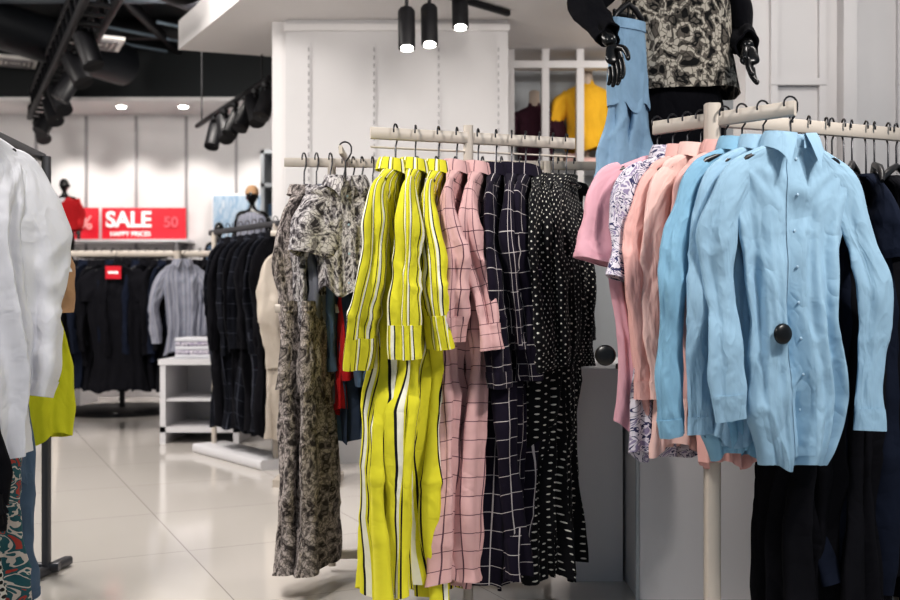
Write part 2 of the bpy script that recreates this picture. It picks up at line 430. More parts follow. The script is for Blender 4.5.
br.inputs['Brick Width'].default_value=.8;br.inputs['Row Height'].default_value=.8;br.inputs['Mortar Size'].default_value=.0025;br.inputs['Mortar Smooth'].default_value=.3
br.inputs['Color1'].default_value=(.66,.62,.585,1);br.inputs['Color2'].default_value=(.68,.64,.60,1);br.inputs['Mortar'].default_value=(.36,.33,.31,1)
nz=g.tex('ShaderNodeTexNoise',mp,Scale=3.0,Detail=5.0)
nt.links.new(g.mix(g.math('MULTIPLY',nz.outputs[0],.25),br.outputs[0],(.56,.525,.495)),b.inputs['Base Color'])
rr=g.math('ADD',.06,g.math('MULTIPLY',nz.outputs[0],.10));nt.links.new(rr,b.inputs['Roughness'])
b.inputs['Specular IOR Level'].default_value=.8;b.inputs['IOR'].default_value=1.6
TILE=m
def boxobj(name,lo,hi,mat,smooth=False):
    mb=MB();mb.box(lo,hi,mat);return mb.obj(name,smooth=smooth)
boxobj('floor',(-6.6,-3,-.1),(5,11.2,0),TILE)
boxobj('wall_back',(-6.6,11,0),(5,11.15,3.13),WALL)
boxobj('wall_left',(-6.6,-3,0),(-6.45,11,3.9),WALL)
boxobj('wall_right',(4.2,5.0,0),(4.35,11,3.9),WALL)
boxobj('ceiling',(-6.6,3.2,3.8),(5,11.2,3.9),BCEIL)
mb=MB();mb.box((-6.45,10.3,3.13),(4.2,11.1,3.8),BCEIL);mb.box((-6.45,10.28,3.10),(4.2,11.0,3.14),WCEIL);mb.obj('trim_bulkhead_back',smooth=False)
C0=Vector((-1.88,6.92,0));e1=Vector((.51,-.86,0));e2=Vector((.955,.295,0))
pts=[C0,C0+e1*5,C0+e1*5+e2*5.2,C0+e2*5.8]
mb=MB();V=[(p.x,p.y,2.75) for p in pts]+[(p.x,p.y,2.95) for p in pts]
mb.raw(V,[(3,2,1,0),(4,5,6,7),(0,1,5,4),(1,2,6,5),(2,3,7,6),(3,0,4,7)],WCEIL);mb.obj('ceiling_soffit',smooth=False)
mb=MB();mb.box((-1.02,6.2,0),(.36,6.45,2.75),WALL);mb.box((-1.11,6.24,0),(-1.02,6.45,2.75),WCEIL)
for x in (-.875,-.47,-.07,.30):
    mb.box((x-.012,6.194,.2),(x+.012,6.2,2.6),WALL)
    for z in np.arange(.25,2.58,.05): mb.box((x-.004,6.190,z),(x+.004,6.1945,z+.026),SLOT)
mb.box((-1.03,6.185,2.68),(.37,6.2,2.72),WCEIL)
mb.obj('wall_partition',smooth=False)
mb=MB();mb.box((.36,7.3,0),(4.2,7.45,2.95),WALL2);mb.obj('wall_display',smooth=False)
mb=MB()
for x in (.42,.66,.90,1.5,2.1): mb.box((x-.025,6.9,0),(x+.025,6.98,2.75),WALL)
for z in (2.62,): mb.box((.40,6.895,z),(2.6,6.985,z+.05),WALL)
mb.obj('window_1',smooth=False)
mb=MB();mb.box((1.36,4.6,0),(4.2,4.8,2.75),WALL)
for x0,x1 in ((1.47,1.72),(2.05,2.5)):
    for (l,h) in (((x0,4.575,.3),(x0+.03,4.6,2.5)),((x1-.03,4.575,.3),(x1,4.6,2.5)),((x0-.002,4.57,.3),(x1+.002,4.6,.33)),((x0-.002,4.57,2.47),(x1+.002,4.6,2.5)),((x0-.002,4.57,1.98),(x1+.002,4.6,2.01))): mb.box(l,h,WALL)
mb.box((1.78,4.52,0),(1.84,4.6,2.75),WALL);mb.box((1.36,4.57,0),(4.2,4.6,.12),WHITE)
mb.obj('wall_right_panelled',smooth=False)
mb=MB()
for x in np.arange(-6.2,-1.5,.55):
    mb.box((x-.015,10.985,.1),(x+.015,10.999,3.08),SLOT)
mb.obj('trim_slot_rails',smooth=False)
boxobj('baseboard_back',(-6.45,10.96,0),(4.2,11,.12),WHITE)

# ceiling services
mb=MB()
for y in (6.2,7.4,8.6,9.8): mb.beam((-6.4,y,3.7),(-1.2,y,3.7),.12,.2,BLACKM)
for x in (-5.6,-4.2,-2.8,-1.8): mb.beam((x,4,3.62),(x,10.3,3.62),.08,.08,BLACKM)
mb.tube([(-5.2,5.2,3.35),(-3.2,9.8,3.35)],.2,plain('duct_dark_grey',(.012,.014,.018),.5,.3),20)
mb.tube([(-3.6,5.0,3.45),(-1.6,9.0,3.45)],.10,BLACKM,14)
mb.tube([(-6.2,8.2,3.5),(-1.5,8.2,3.5)],.04,plain('pipe_grey',(.06,.07,.085),.5),10)
CON=plain('conduit_grey',(.14,.18,.22),.5)
for k in range(7): mb.beam((-6.2+.7*k,9.2,3.6),(-5.0+.7*k,10.25,3.6),.03,.03,CON)
for k in range(5): mb.beam((-3.2+.35*k,7.2,3.62),(-3.9+.35*k,8.6,3.62),.03,.04,CON)
mb.obj('ceiling_ducts')
VENTM=plain('vent_white',(.9,.88,.85),.5)
def vent(loc,s):
    mb=MB();mb.box((-s,-s,-.03),(s,s,0),VENTM)
    for k in range(3):
        f=.75-.22*k
        for p,q in (((-s*f,-s*f),(s*f,-s*f)),((s*f,-s*f),(s*f,s*f)),((s*f,s*f),(-s*f,s*f)),((-s*f,s*f),(-s*f,-s*f))): mb.beam((p[0],p[1],-.035),(q[0],q[1],-.035),.02,.02,SLOT)
    mb.beam((0,0,0),(0,0,.25),.04,.04,BLACKM)
    o=mb.obj('ceiling_air_vent',loc,math.radians(26),False)
vent((-4.35,10.0,3.45),.20);vent((-3.15,8.9,3.35),.22)

def spot_mesh(mb,top,aim,r=.045,l=.2,stem=.12,mat=BLACKM):
    top=Vector(top);aim=Vector(aim).normalized();c=top-Vector((0,0,stem))
    mb.tube([top,c],.009,mat,8)
    mb.tube([top,top-Vector((0,0,.03))],.03,mat,12)
    p0=c-aim*l*.5;p1=c+aim*l*.5
    mb.tube([p0,p0+aim*.01,p1-aim*.01,p1,p1-aim*.03],[r*.85,r,r,r,r*.9],mat,20,False)
    mb.tube([p0,p0+aim*.003],r*.85,mat,16)
    mb.tube([p1-aim*.012,p1-aim*.005],r*.74,LEDM,16)
def track(name,p1,p2,ts,aims,r=.045,l=.2,stem=.12,susp=None):
    mb=MB();p1=Vector(p1);p2=Vector(p2);mb.beam(p1,p2,.035,.035,BLACKM)
    if susp:
        for t in (.08,.92):
            p=p1.lerp(p2,t);mb.tube([p,(p.x,p.y,susp)],.006,BLACKM,6)
    for t,a in zip(ts,aims): spot_mesh(mb,p1.lerp(p2,t)-Vector((0,0,.015)),a,r,l,stem)
    return mb.obj(name)
mb=MB()
mb.beam((-.55,5.15,2.73),(.35,6.0,2.73),.035,.035,BLACKM)
for x,y,zb in ((-.235,5.45,2.37),(-.113,5.56,2.42),(.06,5.72,2.56)):
    aim=Vector((.02,-.22,-1)).normalized();p1=Vector((x,y,zb));p0=p1-aim*.24
    mb.tube([(x,y+.04,2.73),p0],.01,BLACKM,8)
    mb.tube([p0,p0+aim*.015,p1-aim*.01,p1,p1-aim*.01],[.038,.047,.047,.045,.041],BLACKM,20,False)
    mb.tube([p0,p0+aim*.004],.038,BLACKM,16)
    mb.tube([p1-aim*.010,p1-aim*.003],.036,LEDM,16)
mb.obj('pendant_track_lights')
track('track_light_rail',(-1.25,6.9,2.55),(-2.2,8.7,2.55),(.04,.16,.28,.42,.56,.72),[(-.2,-.6,-1),(.3,-.55,-1),(-.3,-.6,-1),(-.3,-.5,-1),(.3,-.6,-1),(-.1,-.5,-1)],.058,.24,.15,3.8)
mb=MB();a=Vector((-2.0,6.0,2.98));bb=Vector((-4.35,10.6,2.98));d=(bb-a).normalized();n=Vector((d.y,-d.x,0))
for o in (n*.1,-n*.1):
    for z in (0,.22): mb.beam(a+o+Vector((0,0,z)),bb+o+Vector((0,0,z)),.05,.05,BLACKM)
for k in range(22):
    p=a.lerp(bb,k/21);q=a.lerp(bb,min(1,(k+1)/21))
    mb.beam(p+n*.1,p-n*.1,.03,.03,BLACKM);mb.beam(p+n*.1,q+n*.1+Vector((0,0,.22)),.03,.03,BLACKM);mb.beam(p-n*.1,q-n*.1+Vector((0,0,.22)),.03,.03,BLACKM)
for t in (.1,.6,.9): 
    p=a.lerp(bb,t);mb.tube([p+Vector((0,0,.2)),p+Vector((0,0,.82))],.01,BLACKM,6)
for t,am in ((.25,(.4,-.2,-1)),(.38,(.6,-.3,-1)),(.5,(-.5,-.2,-1)),(.62,(.6,-.5,-1)),(.73,(.5,-.6,-1)),(.85,(-.4,-.6,-1)),(.95,(.5,-.7,-1))): spot_mesh(mb,a.lerp(bb,t)-Vector((0,0,.02)),am,.075,.27,.15)
mb.obj('ceiling_truss_with_spotlights')
mb=MB()
for x in (-5.0,-4.1,-3.45,-2.8,-2.1): mb.tube([(x,10.5,3.101),(x,10.5,3.085)],[.06,.065],WCEIL,16);mb.tube([(x,10.5,3.085),(x,10.5,3.075)],.045,LEDM,16)
mb.obj('recessed_downlights')

# ------------------------------------------------------------ racks
mb=MB()
mb.beam((-.24,3.02,1.485),(.40,3.22,1.485),.014,.036,RACKM);mb.beam((-.24,3.02,1.443),(.40,3.22,1.443),.008,.006,RACKM)
mb.beam((.057,3.12,.02),(.057,3.12,1.525),.03,.03,RACKM)
mb.beam((-.60,3.62,1.485),(.56,3.72,1.485),.014,.032,RACKM)
for x,y in ((-.43,3.64),(.36,3.70)): mb.beam((x,y,.02),(x,y,1.50),.028,.028,RACKM)
mb.beam((-.43,3.64,.06),(.36,3.70,.06),.03,.03,RACKM);mb.beam((.057,3.12,.06),(.07,3.68,.06),.03,.03,RACKM);mb.beam((.057,3.12,1.40),(.07,3.68,1.40),.02,.02,RACKM)
mb.beam((-.25,3.08,.02),(.34,3.16,.02),.04,.03,RACKM)
mb.beam((-.60,3.44,.955),(-.36,3.42,.955),.014,.03,RACKM);mb.beam((-.43,3.43,.955),(-.43,3.65,.955),.02,.02,RACKM)
mb.beam((-.37,3.64,1.485),(-.365,3.33,1.485),.012,.028,RACKM)
mb.obj('clothing_rack')
mb=MB()
mb.beam((.60,2.945,1.485),(.915,2.65,1.485),.016,.040,RACKM)
mb.beam((.745,2.81,1.485),(1.6,3.14,1.485),.016,.040,RACKM)
mb.beam((.738,2.815,.02),(.738,2.815,1.53),.042,.042,RACKM)
mb.beam((1.56,3.12,.02),(1.56,3.12,1.5),.042,.042,RACKM)
mb.beam((.738,2.815,.03),(1.56,3.12,.03),.05,.04,RACKM);mb.beam((.60,2.945,.02),(.915,2.65,.02),.05,.04,RACKM);mb.beam((1.46,3.25,.02),(1.64,2.9,.02),.05,.04,RACKM)
mb.obj('clothing_rack')
mb=MB()
mb.beam((-1.36,2.3,1.5),(-1.47,3.62,1.5),.016,.03,RACKG)
mb.beam((-1.30,2.3,.80),(-1.44,3.58,.80),.016,.02,RACKG)
mb.beam((-1.445,3.58,.02),(-1.445,3.58,1.5),.028,.028,RACKG);mb.beam((-1.36,2.3,.02),(-1.36,2.3,1.5),.028,.028,RACKG)
mb.beam((-1.47,3.42,.02),(-1.42,3.72,.02),.035,.03,RACKG);mb.beam((-1.8,3.56,.03),(-1.40,3.585,.03),.03,.03,RACKG)
mb.obj('clothing_rack')

# ------------------------------------------------------------ centre dresses
G=garment
for i,(x,y,yw,sw,sl_) in enumerate(((-.165,3.04,76,.075,.50),(-.105,3.06,86,.02,.45),(-.035,3.08,80,-.045,.47))):
    G('yellow_striped_dress',(x,y,1.5),yw,M['yellow'],L=1.28-.03*(i==1),a=.165,b=.028,hem=(.17,.050),A=.022,ks=(5,9,14),slen=sl_,gather=.60,seed=i*3+1,sh=.18,spread=.03,rs=.052,swing=(sw,0),z0=-.118,fold=.013,fl=1.2,cuff=.10,crease=.008)
for i,(x,y,yw,sw,sl_) in enumerate(((.022,3.095,82,.01,.44),(.088,3.12,80,-.05,.47))):
    G('pink_windowpane_dress',(x,y,1.5),yw,M['pinkgrid'],L=1.25,a=.16,b=.027,hem=(.16,.044),A=.020,ks=(5,9,14),slen=sl_,gather=.60,seed=i+20,sh=.18,spread=.02,swing=(sw,0),z0=-.118,fold=.012,fl=1.1,cuff=.08,crease=.008)
for i,(x,y,yw) in enumerate(((.145,3.135,80),(.195,3.15,84),(.240,3.165,78))):
    G('black_windowpane_dress',(x,y,1.5),yw,M['blackgrid'],L=1.27-.02*i,a=.16,b=.027,hem=(.16,.044),A=.020,ks=(5,9,14),slen=.54-.08*(i==1),gather=.60,seed=i+30,sh=.18,spread=.02,z0=-.118,fold=.012,swing=(-.01*i,0),fl=1.0,crease=.008)
for i,(x,y,yw) in enumerate(((.285,3.18,80),(.33,3.195,76),(.375,3.21,72))):
    G('polka_dot_dress',(x,y,1.5),yw,M['polka'],L=1.26-.02*(i%2),a=.16,b=.028,hem=(.16,.050),A=.021,ks=(5,9,14),slen=.5,gather=.62,seed=i+40,sh=.19,spread=.02,coll=False,z0=-.118,fold=.012,fl=1.1,crease=.008)
G('snakeskin_blouse',(-.352,3.36,1.5),16,M['snake'],L=.37,a=.095,b=.035,A=.014,sl='short',slen=.16,sh=.10,seed=51,coll=True,z0=-.12,ks=(4,7,11))
for i,(x,y,yw,mt,L) in enumerate(((-.525,3.60,78,'snake2',.80),(-.48,3.60,80,'snake',.82),(-.43,3.6,80,'grey',.75))):
    G('snakeskin_shirt' if i<2 else 'grey_shirt',(x,y,1.5),yw,M[mt],L=L,a=.16,b=.026,slen=.55,seed=60+i,A=.018,sh=.17,z0=-.13)
for i,(x,mt,L,nm) in enumerate(((-.385,'denim',.86,'denim_shirt'),(-.35,'red',.76,'red_shirt'),(-.318,'denimdark',.86,'denim_shirt'),(-.28,'denim',.86,'denim_shirt'),(-.235,'denimdark',.84,'denim_shirt'))):
    G(nm,(x,3.62,1.49),80+i,M[mt],L=L,a=.17,b=.018,slen=.5+.05*(i%2),seed=70+i,A=.012,sh=.15 if mt=='red' else .17,z0=-.13)
for i,(x,y) in enumerate(((-.50,3.42),(-.45,3.41))):
    trousers('snakeskin_trousers',(x,y,.98),66+10*i,M['snake2'],L=.90,w=.13,leg=.08,b=.03,flare=1.35,seed=80+i,hanger=False,z0=0,A=.013)
for i,(x,mt) in enumerate(((.12,'black'),(.19,'navy'),(.26,'black'),(.33,'black'),(.40,'lime'),(.46,'black'),(-.12,'cream'),(-.05,'grey'),(.02,'black'))):
    G('hanging_shirt',(x,3.68+.03*x,1.5),76,M[mt],L=.8,a=.17,b=.02,slen=.5,seed=90+i,A=.01,res=.7)

# ------------------------------------------------------------ right stack
def on(t): return (.60+.315*t,2.945-.295*t,1.503)
G('pink_tshirt',on(.03),28,M['pink'],L=.78,a=.175,b=.018,hem=(.165,.028),A=.015,sl='short',slen=.22,sh=.20,coll=False,seed=101)
G('palm_print_shirt',on(.15),34,M['palm'],L=.86,a=.13,b=.016,A=.010,sl='short',slen=.28,sh=.165,seed=102,hem=(.16,.03))
G('salmon_shirt',on(.26),30,M['salmon'],L=.80,a=.165,b=.016,A=.016,slen=.62,sh=.16,seed=103,spread=.055,rs=.04)
G('peach_shirt',on(.36),28,M['peach'],L=.84,a=.16,b=.016,A=.016,slen=.60,sh=.155,seed=104,spread=.03,rs=.04)
G('salmon_shirt',on(.53),28,M['salmon'],L=.87,a=.14,b=.02,A=.016,slen=.60,sh=.155,seed=105,spread=.01,hem=(.10,.04))
BK=[(0,.05,.036),(.012,.08,.032),(.03,.125,.024),(.055,.172,.018),(.08,.185,.020),(.16,.172,.024),(.3,.150,.028),(.48,.138,.030),(.58,.148,.030),(.68,.150,.036),(.76,.125,.045),(.83,.095,.05),(.87,.08,.04)]
G('blue_shirt',on(.65),27,M['bluesat'],L=.84,keys=[(k[0]*.965,k[1],k[2]*.8) for k in BK],slen=.70,sh=.18,b=.014,seed=106,A=.017,spread=.06,rs=.042)
G('blue_shirt',on(.79),24,M['blue'],L=.80,a=.16,b=.014,slen=.66,sh=.175,seed=107,A=.016,spread=.04,rs=.042)
G('blue_shirt',on(.97),16,M['blue'],L=.86,keys=BK,slen=.66,sh=.185,b=.016,seed=108,A=.020,spread=.07,tag=(-.07,.505),rs=.046,ks=(4,7,12),crease=.011,fold=.010,cuff=.07,crx=.068,lf=1.5,tilt=0,hemw=.007,vary=.05)
pt=MB();disc(pt,(.43,2.765,.825),(-.3,-1,0),.029,.012,TAG);pt.obj('security_tag')
def bar2(x): return (x,2.81+.386*(x-.745),1.503)
for i,(x,mt,nm) in enumerate(((.99,'black','black_dress'),(1.05,'black','black_dress'),(1.11,'navy','navy_dress'),(1.17,'black','black_dress'),(1.25,'navy','navy_dress'),(1.33,'black','black_dress'),(1.42,'black','black_dress'))):
    p=bar2(x);G(nm,p,84,M[mt],L=1.28-.05*(i%3),a=.14,b=.032,hem=(.16,.07),slen=.16,seed=120+i,A=.022,sh=.14,sl='none' if i%2 else 'short',coll=False,z0=-.15)
for i,x in enumerate((1.13,1.20,1.28,1.36,1.46)):
    p=bar2(x);hanger_mesh('clothes_hanger',None,-.11,.17,loc=p,rot=math.radians(50+12*(i%3)))

# ------------------------------------------------------------ left foreground
G('white_jacket',(-1.33,2.75,1.56),58,M['white'],L=.92,a=.19,b=.045,hem=(.2,.06),slen=.68,sh=.19,seed=130,A=.024,spread=.05,rs=.065,crease=.010,fold=.013,tilt=0)
G('black_top',(-1.375,2.55,1.53),70,M['black'],L=.62,a=.17,b=.03,sl='none',seed=131,coll=False)
G('white_shirt',(-1.47,3.02,1.5),64,M['white'],L=.72,a=.16,b=.035,sl='long',slen=.5,seed=132,A=.014,spread=.01)
G('white_tshirt',(-1.51,3.25,1.48),30,M['white'],L=.42,a=.16,b=.035,sl='short',slen=.20,sh=.17,seed=133,coll=False)
G('tan_top',(-1.56,3.36,1.5),30,M['tan'],L=.54,a=.18,b=.025,sl='short',slen=.36,sh=.18,seed=134,coll=False,tilt=0)
G('lime_shirt',(-1.54,3.49,1.5),32,M['lime'],L=.90,a=.12,b=.03,hem=(.21,.05),sl='none',seed=135,A=.018,sh=.13,tilt=0)
trousers('black_shorts',(-1.34,2.6,.80),50,M['black'],L=.3,w=.18,leg=.1,seed=140)
trousers('spotted_trousers',(-1.38,2.72,.80),60,M['spots'],L=.72,w=.17,leg=.09,seed=141)
trousers('patterned_trousers',(-1.40,2.87,.80),55,M['multi'],L=.66,w=.18,leg=.1,seed=142)
trousers('denim_trousers',(-1.44,3.05,.80),55,M['denim'],L=.68,w=.18,leg=.1,seed=143)

# ------------------------------------------------------------ counter + mannequin
mb=MB();mb.box((.615,3.28,0),(1.9,4.3,.715),WHITE);mb.box((.60,3.265,.715),(1.91,4.32,.745),WHITE)
mb.beam((.615,3.28,0),(.615,3.28,.715),.012,.012,WALL2);mb.box((.42,3.50,0),(.605,4.29,.715),WHITE);mb.box((.41,3.49,.715),(.599,4.3,.745),WHITE);mb.obj('display_counter',smooth=False)

def skin_obj(name,verts,edges,radii,root,mat,parent,sub=2):
    me=bpy.data.meshes.new(name);me.from_pydata([tuple(v) for v in verts],edges,[]);o=bpy.data.objects.new(name,me);COL.objects.link(o)
    md=o.modifiers.new('skin','SKIN');md.use_smooth_shade=True
    sk=me.skin_vertices[0].data
    for i,r in enumerate(radii): sk[i].radius=r if isinstance(r,tuple) else (r,r); sk[i].use_root=(i==root)
    s=o.modifiers.new('sub','SUBSURF');s.levels=sub;s.render_levels=sub
    me.materials.append(mat);o.parent=parent;return o
def hand(name,w,d,side,mat,parent,s=1.0,fw=Vector((0,-1,0))):
    w=Vector(w);d=Vector(d).normalized();t=Vector(side);t=(t-d*t.dot(d)).normalized();nrm=d.cross(t).normalized()
    pn=-nrm if nrm.dot(fw)<0 else nrm
    V=[w,w+d*.045*s,w+d*.075*s];E=[(0,1),(1,2)];R=[(.022*s,.016*s),(.034*s,.014*s),(.036*s,.012*s)]
    skin_obj(name+'_palm',V,E,R,0,mat,parent,2)
    for k,(off,ln) in enumerate(((.026,.070),(.009,.080),(-.009,.074),(-.026,.058))):
        b0=w+d*.062*s+t*off*s;f=[b0]
        dirs=[d+t*off*3,d+pn*.25+t*off*3,d+pn*.6+t*off*2]
        for dd,fr in zip(dirs,(.5,.3,.25)): f.append(f[-1]+dd.normalized()*ln*fr*s*1.15)
        skin_obj(name+'_finger_%d'%(k+1),f,[(0,1),(1,2),(2,3)],[.0095*s,.0088*s,.008*s,.0065*s],0,mat,parent,2)
    b0=w+d*.02*s+t*.018*s
    f=[b0,b0+(d*.6+t*.8)*.035*s,b0+(d*.6+t*.8)*.035*s+(d*.9+t*.35)*.028*s,b0+(d*.6+t*.8)*.035*s+(d*.95+t*.2)*.052*s]
    skin_obj(name+'_thumb',f,[(0,1),(1,2),(2,3)],[.012*s,.0105*s,.0095*s,.007*s],0,mat,parent,2)
def mannequin(name,loc,rot=0,s=1.0,mat=MANQ,armL=None,armR=None,hands=True,headmat=None):
    e=empty(name,loc,rot);S=lambda v:Vector(v)*s
    aL=armL or [(-.17,0,1.42),(-.24,.02,1.14),(-.25,-.05,.90)]
    aR=armR or [(.17,0,1.42),(.24,.02,1.14),(.25,-.05,.90)]
    V=[(0,0,.93),(0,.0,1.08),(0,.0,1.28),(0,.005,1.41),(0,0,1.49),(0,-.015,1.56)]
    E=[(0,1),(1,2),(2,3),(3,4),(4,5)];R=[(.15,.10),(.115,.085),(.145,.095),(.10,.06),(.048,.048),(.045,.045)]
    for arm in (aL,aR):
        b0=len(V);V+=arm;R+=[.052,.038,.024];E+=[(3,b0),(b0,b0+1),(b0+1,b0+2)]
    for sg in (-1,1):
        b0=len(V);V+=[(sg*.09,0,.84),(sg*.10,-.01,.48),(sg*.105,.02,.09),(sg*.11,-.13,.025)];R+=[.088,.054,.034,.028];E+=[(0,b0),(b0,b0+1),(b0+1,b0+2),(b0+2,b0+3)]
    R=[tuple(x*s for x in r) if isinstance(r,tuple) else r*s for r in R]
    skin_obj('body',[S(v) for v in V],E,R,0,mat,e)
    mb=MB();mb.ell((0,-.02*s,1.645*s),(.075*s,.095*s,.115*s),headmat or mat,28,20)
    for k in range(len(mb.V)):
        x,y,z=mb.V[k];zz=(z/s-1.645)/.115
        if zz<0: f=1+zz*.28;x*=f
        if y<-.02*s:
            y-= .018*s*math.exp(-((x/s)/.012)**2-((zz+.1)/.22)**2); y+=.008*s*math.exp(-((abs(x/s)-.03)/.014)**2-((zz-.1)/.14)**2); y-=.005*s*math.exp(-((x/s)/.022)**2-((zz+.5)/.08)**2)
        mb.V[k]=(x,y,z)
    mb.ell((-.077*s,0,1.64*s),(.008*s,.018*s,.03*s),headmat or mat,10,8);mb.ell((.077*s,0,1.64*s),(.008*s,.018*s,.03*s),headmat or mat,10,8)
    mb.obj('head',parent=e)
    if hands:
        for nm,arm,sg in (('hand_a',aL,1),('hand_b',aR,-1)):
            w=S(arm[2]);d=(Vector(arm[2])-Vector(arm[1])).normalized();d=(d*.5+Vector((0,-.1,-1))).normalized()
            hand(nm,w,d,(sg*.6,-1,0),mat,e,s*1.05)
    return e
mq=mannequin('mannequin',(.80,3.56,.745),0,1.0,MANQ,
  armL=[(-.17,0,1.42),(-.335,-.10,1.26),(-.27,-.30,1.07)],
  armR=[(.17,0,1.42),(.245,.04,1.19),(.215,-.16,1.10)])
kk=[(0,.07,.05),(.02,.10,.065),(.05,.15,.08),(.09,.19,.095),(.2,.19,.11),(.36,.19,.12),(.5,.215,.14)]
def worn(name,parent,z,mat,keys,L,A=.008,sl=None,seed=0,off=(0,0)):
    rng=np.random.default_rng(seed);mb=MB();surf,per=make_surf(keys,L,rng,A=A,ks=(4,7,11),hem=.006,crease=.004 if A else 0,wr=.003 if A else 0,radial=0,vary=0)
    add_surf(mb,surf,per,L,110,50,mat,0)
    for pts,rad in (sl or []): sleeve(mb,pts,rad,mat,rng,cuff=.02)
    o=mb.obj(name,(off[0],off[1],z),0,parent=parent);return o
worn('snakeskin_top',mq,1.47,M['snakebw'],kk,.50,seed=5)
worn('black_skirt',mq,1.03,M['black'],[(0,.14,.105),(.1,.165,.125),(.3,.165,.125),(.5,.15,.12)],.5,seed=6,A=.005)
worn('sleeve_cuffs',mq,1.42,M['black'],[(0,.05,.04),(.02,.05,.04)],.02,seed=6,A=0,
  sl=[([(-.17,0,0),(-.335,-.10,-.16),(-.28,-.26,-.31)],[(.06,.06),(.050,.050),(.040,.040)]),([(.17,0,0),(.245,.04,-.23),(.22,-.13,-.31)],[(.06,.06),(.050,.050),(.040,.040)])])
trousers('light_denim_jeans',(.605,3.40,1.975),30,M['denimlight'],L=.60,w=.078,b=.026,leg=.078,seed=201,hanger=True,z0=-.04,A=.009,flare=1.35)
mb=MB();mb.beam((.56,3.42,1.97),(.65,3.50,1.97),.010,.02,BLACKM);mb.beam((.645,3.495,.745),(.645,3.495,1.98),.016,.016,BLACKM);mb.tube([(.68,3.50,.745),(.68,3.50,.76)],.10,BLACKM,20);mb.obj('jeans_display_stand')

mb=MB();mb.box((.38,6.99,1.93),(2.4,7.3,1.96),WHITE);mb.obj('wall_shelf',smooth=False)
def bust(name,loc,mat,s=1.0,skin=MANQW,sl=True):
    e=empty(name,loc)
    rng=np.random.default_rng(3);mb=MB()
    keys=[(0,.05,.045),(.03,.06,.05),(.06,.13,.075),(.10,.17,.09),(.25,.15,.1),(.42,.15,.1),(.5,.155,.1)]
    surf,per=make_surf([tuple(x*s for x in k) for k in keys],.5*s,rng,A=.006,vary=0)
    add_surf(mb,surf,per,.5*s,70,40,mat,.56*s)
    if sl:
        for sg in (-1,1): sleeve(mb,[(sg*.12*s,0,.46*s),(sg*.19*s,0,.38*s),(sg*.22*s,0,.26*s)],[(.05*s,.05*s),(.06*s,.05*s),(.055*s,.05*s)],mat,rng,n=16,cuff=.015)
    mb.tube([(0,0,.52*s),(0,0,.60*s),(0,0,.66*s),(0,0,.67*s)],[.055*s,.045*s,.045*s,.03*s],skin,16)
    mb.tube([(0,0,0),(0,0,.02*s),(0,0,.3*s)],[.09*s,.02*s,.02*s],skin,16)
    mb.obj('torso',parent=e);return e
bust('display_bust',(.60,7.12,1.96),M['maroon'],.82)
bust('display_bust',(.97,7.12,2.02),M['mustard'],1.0)
mb=MB()
for i,(x,c) in enumerate(((.76,M['cream']),(.85,M['peach']),(1.15,M['cream']))):
    for k in range(3): mb.box((x-.035,7.02,1.962+.03*k),(x+.035,7.2,1.988+.03*k),c)
mb.box((.90,7.02,1.962),(1.06,7.2,2.02),M['peach'])
mb.obj('folded_clothes',smooth=False)

# ------------------------------------------------------------ mid & far racks
mb=MB()
mb.beam((-1.62,6.75,1.47),(-1.02,5.98,1.47),.02,.035,RACKG)
mb.beam((-1.58,6.7,.0),(-1.58,6.7,1.47),.03,.03,RACKM);mb.beam((-1.05,6.02,0),(-1.05,6.02,1.47),.03,.03,RACKM)
mb.beam((-1.62,6.75,.03),(-1.02,5.98,.03),.25,.06,WHITE)
mb.obj('clothing_rack')
mb=MB()
mb.box((-2.06,7.1,.08),(-1.50,7.75,.12),WHITE);mb.box((-2.07,7.09,.56),(-1.49,7.76,.6),WHITE);mb.box((-2.06,7.1,0),(-2.02,7.75,.57),WHITE);mb.box((-1.54,7.1,0),(-1.50,7.75,.57),WHITE);mb.box((-2.05,7.70,0),(-1.51,7.74,.57),WHITE);mb.box((-2.05,7.12,.3),(-1.51,7.7,.32),WHITE)
mb.obj('display_plinth_shelf',smooth=False)
for i in range(8):
    t=i/7;G('dark_checked_coat',(-1.45+.40*t,6.53-.51*t,1.5),62,M['darkcheck'] if i%2==0 else M['black'],L=1.18,a=.17,b=.026,hem=(.18,.05),slen=.6,seed=300+i,A=.018,res=.5,placket=False,sh=.16)
G('cream_jacket',(-.90,5.55,1.40),62,M['cream'],L=1.05,a=.17,b=.05,hem=(.2,.06),slen=.6,seed=320,A=.018,res=.7,sh=.18)
mb=MB();mb.beam((-1.0,5.61,1.38),(-.72,5.45,1.38),.02,.03,RACKM);mb.beam((-.73,5.45,0),(-.73,5.45,1.40),.03,.03,RACKM);mb.box((-.95,5.35,0),(-.6,5.65,.04),RACKM);mb.obj('clothing_rack')
mb=MB()
for k in range(5):
    mb.beam((-1.98,7.4,.615+.03*k),(-1.60,7.4,.615+.03*k),.4,.028,M['palm'] if k%2 else M['white'])
mb.obj('folded_clothes_pile')
mb=MB()
mb.beam((-3.2,8.0,1.40),(-1.75,8.0,1.40),.03,.05,RACKM)
for x in (-3.15,-2.16,-1.8): mb.beam((x,8.0 if x!=-2.16 else 7.93,0),(x,8.0 if x!=-2.16 else 7.93,1.42),.05,.05,RACKM)
for x in (-3.15,-1.8): mb.beam((x,7.7,.02),(x,8.3,.02),.05,.04,RACKM)
mb.obj('clothing_rack')
i=0
for x in np.arange(-3.05,-1.85,.07):
    i+=1
    G('black_shirt',(x,8.0,1.43),80 if i%5 else 55,M['black'] if i%3 else M['navy'],L=1.0 if i%4 else .8,a=.18,b=.026,slen=.6,seed=400+i,A=.014,res=.45,placket=False)
G('black_tshirt',(-2.62,7.80,1.41),5,M['black'],L=.98,a=.2,b=.04,sl='short',slen=.2,seed=430,res=.6,coll=False)
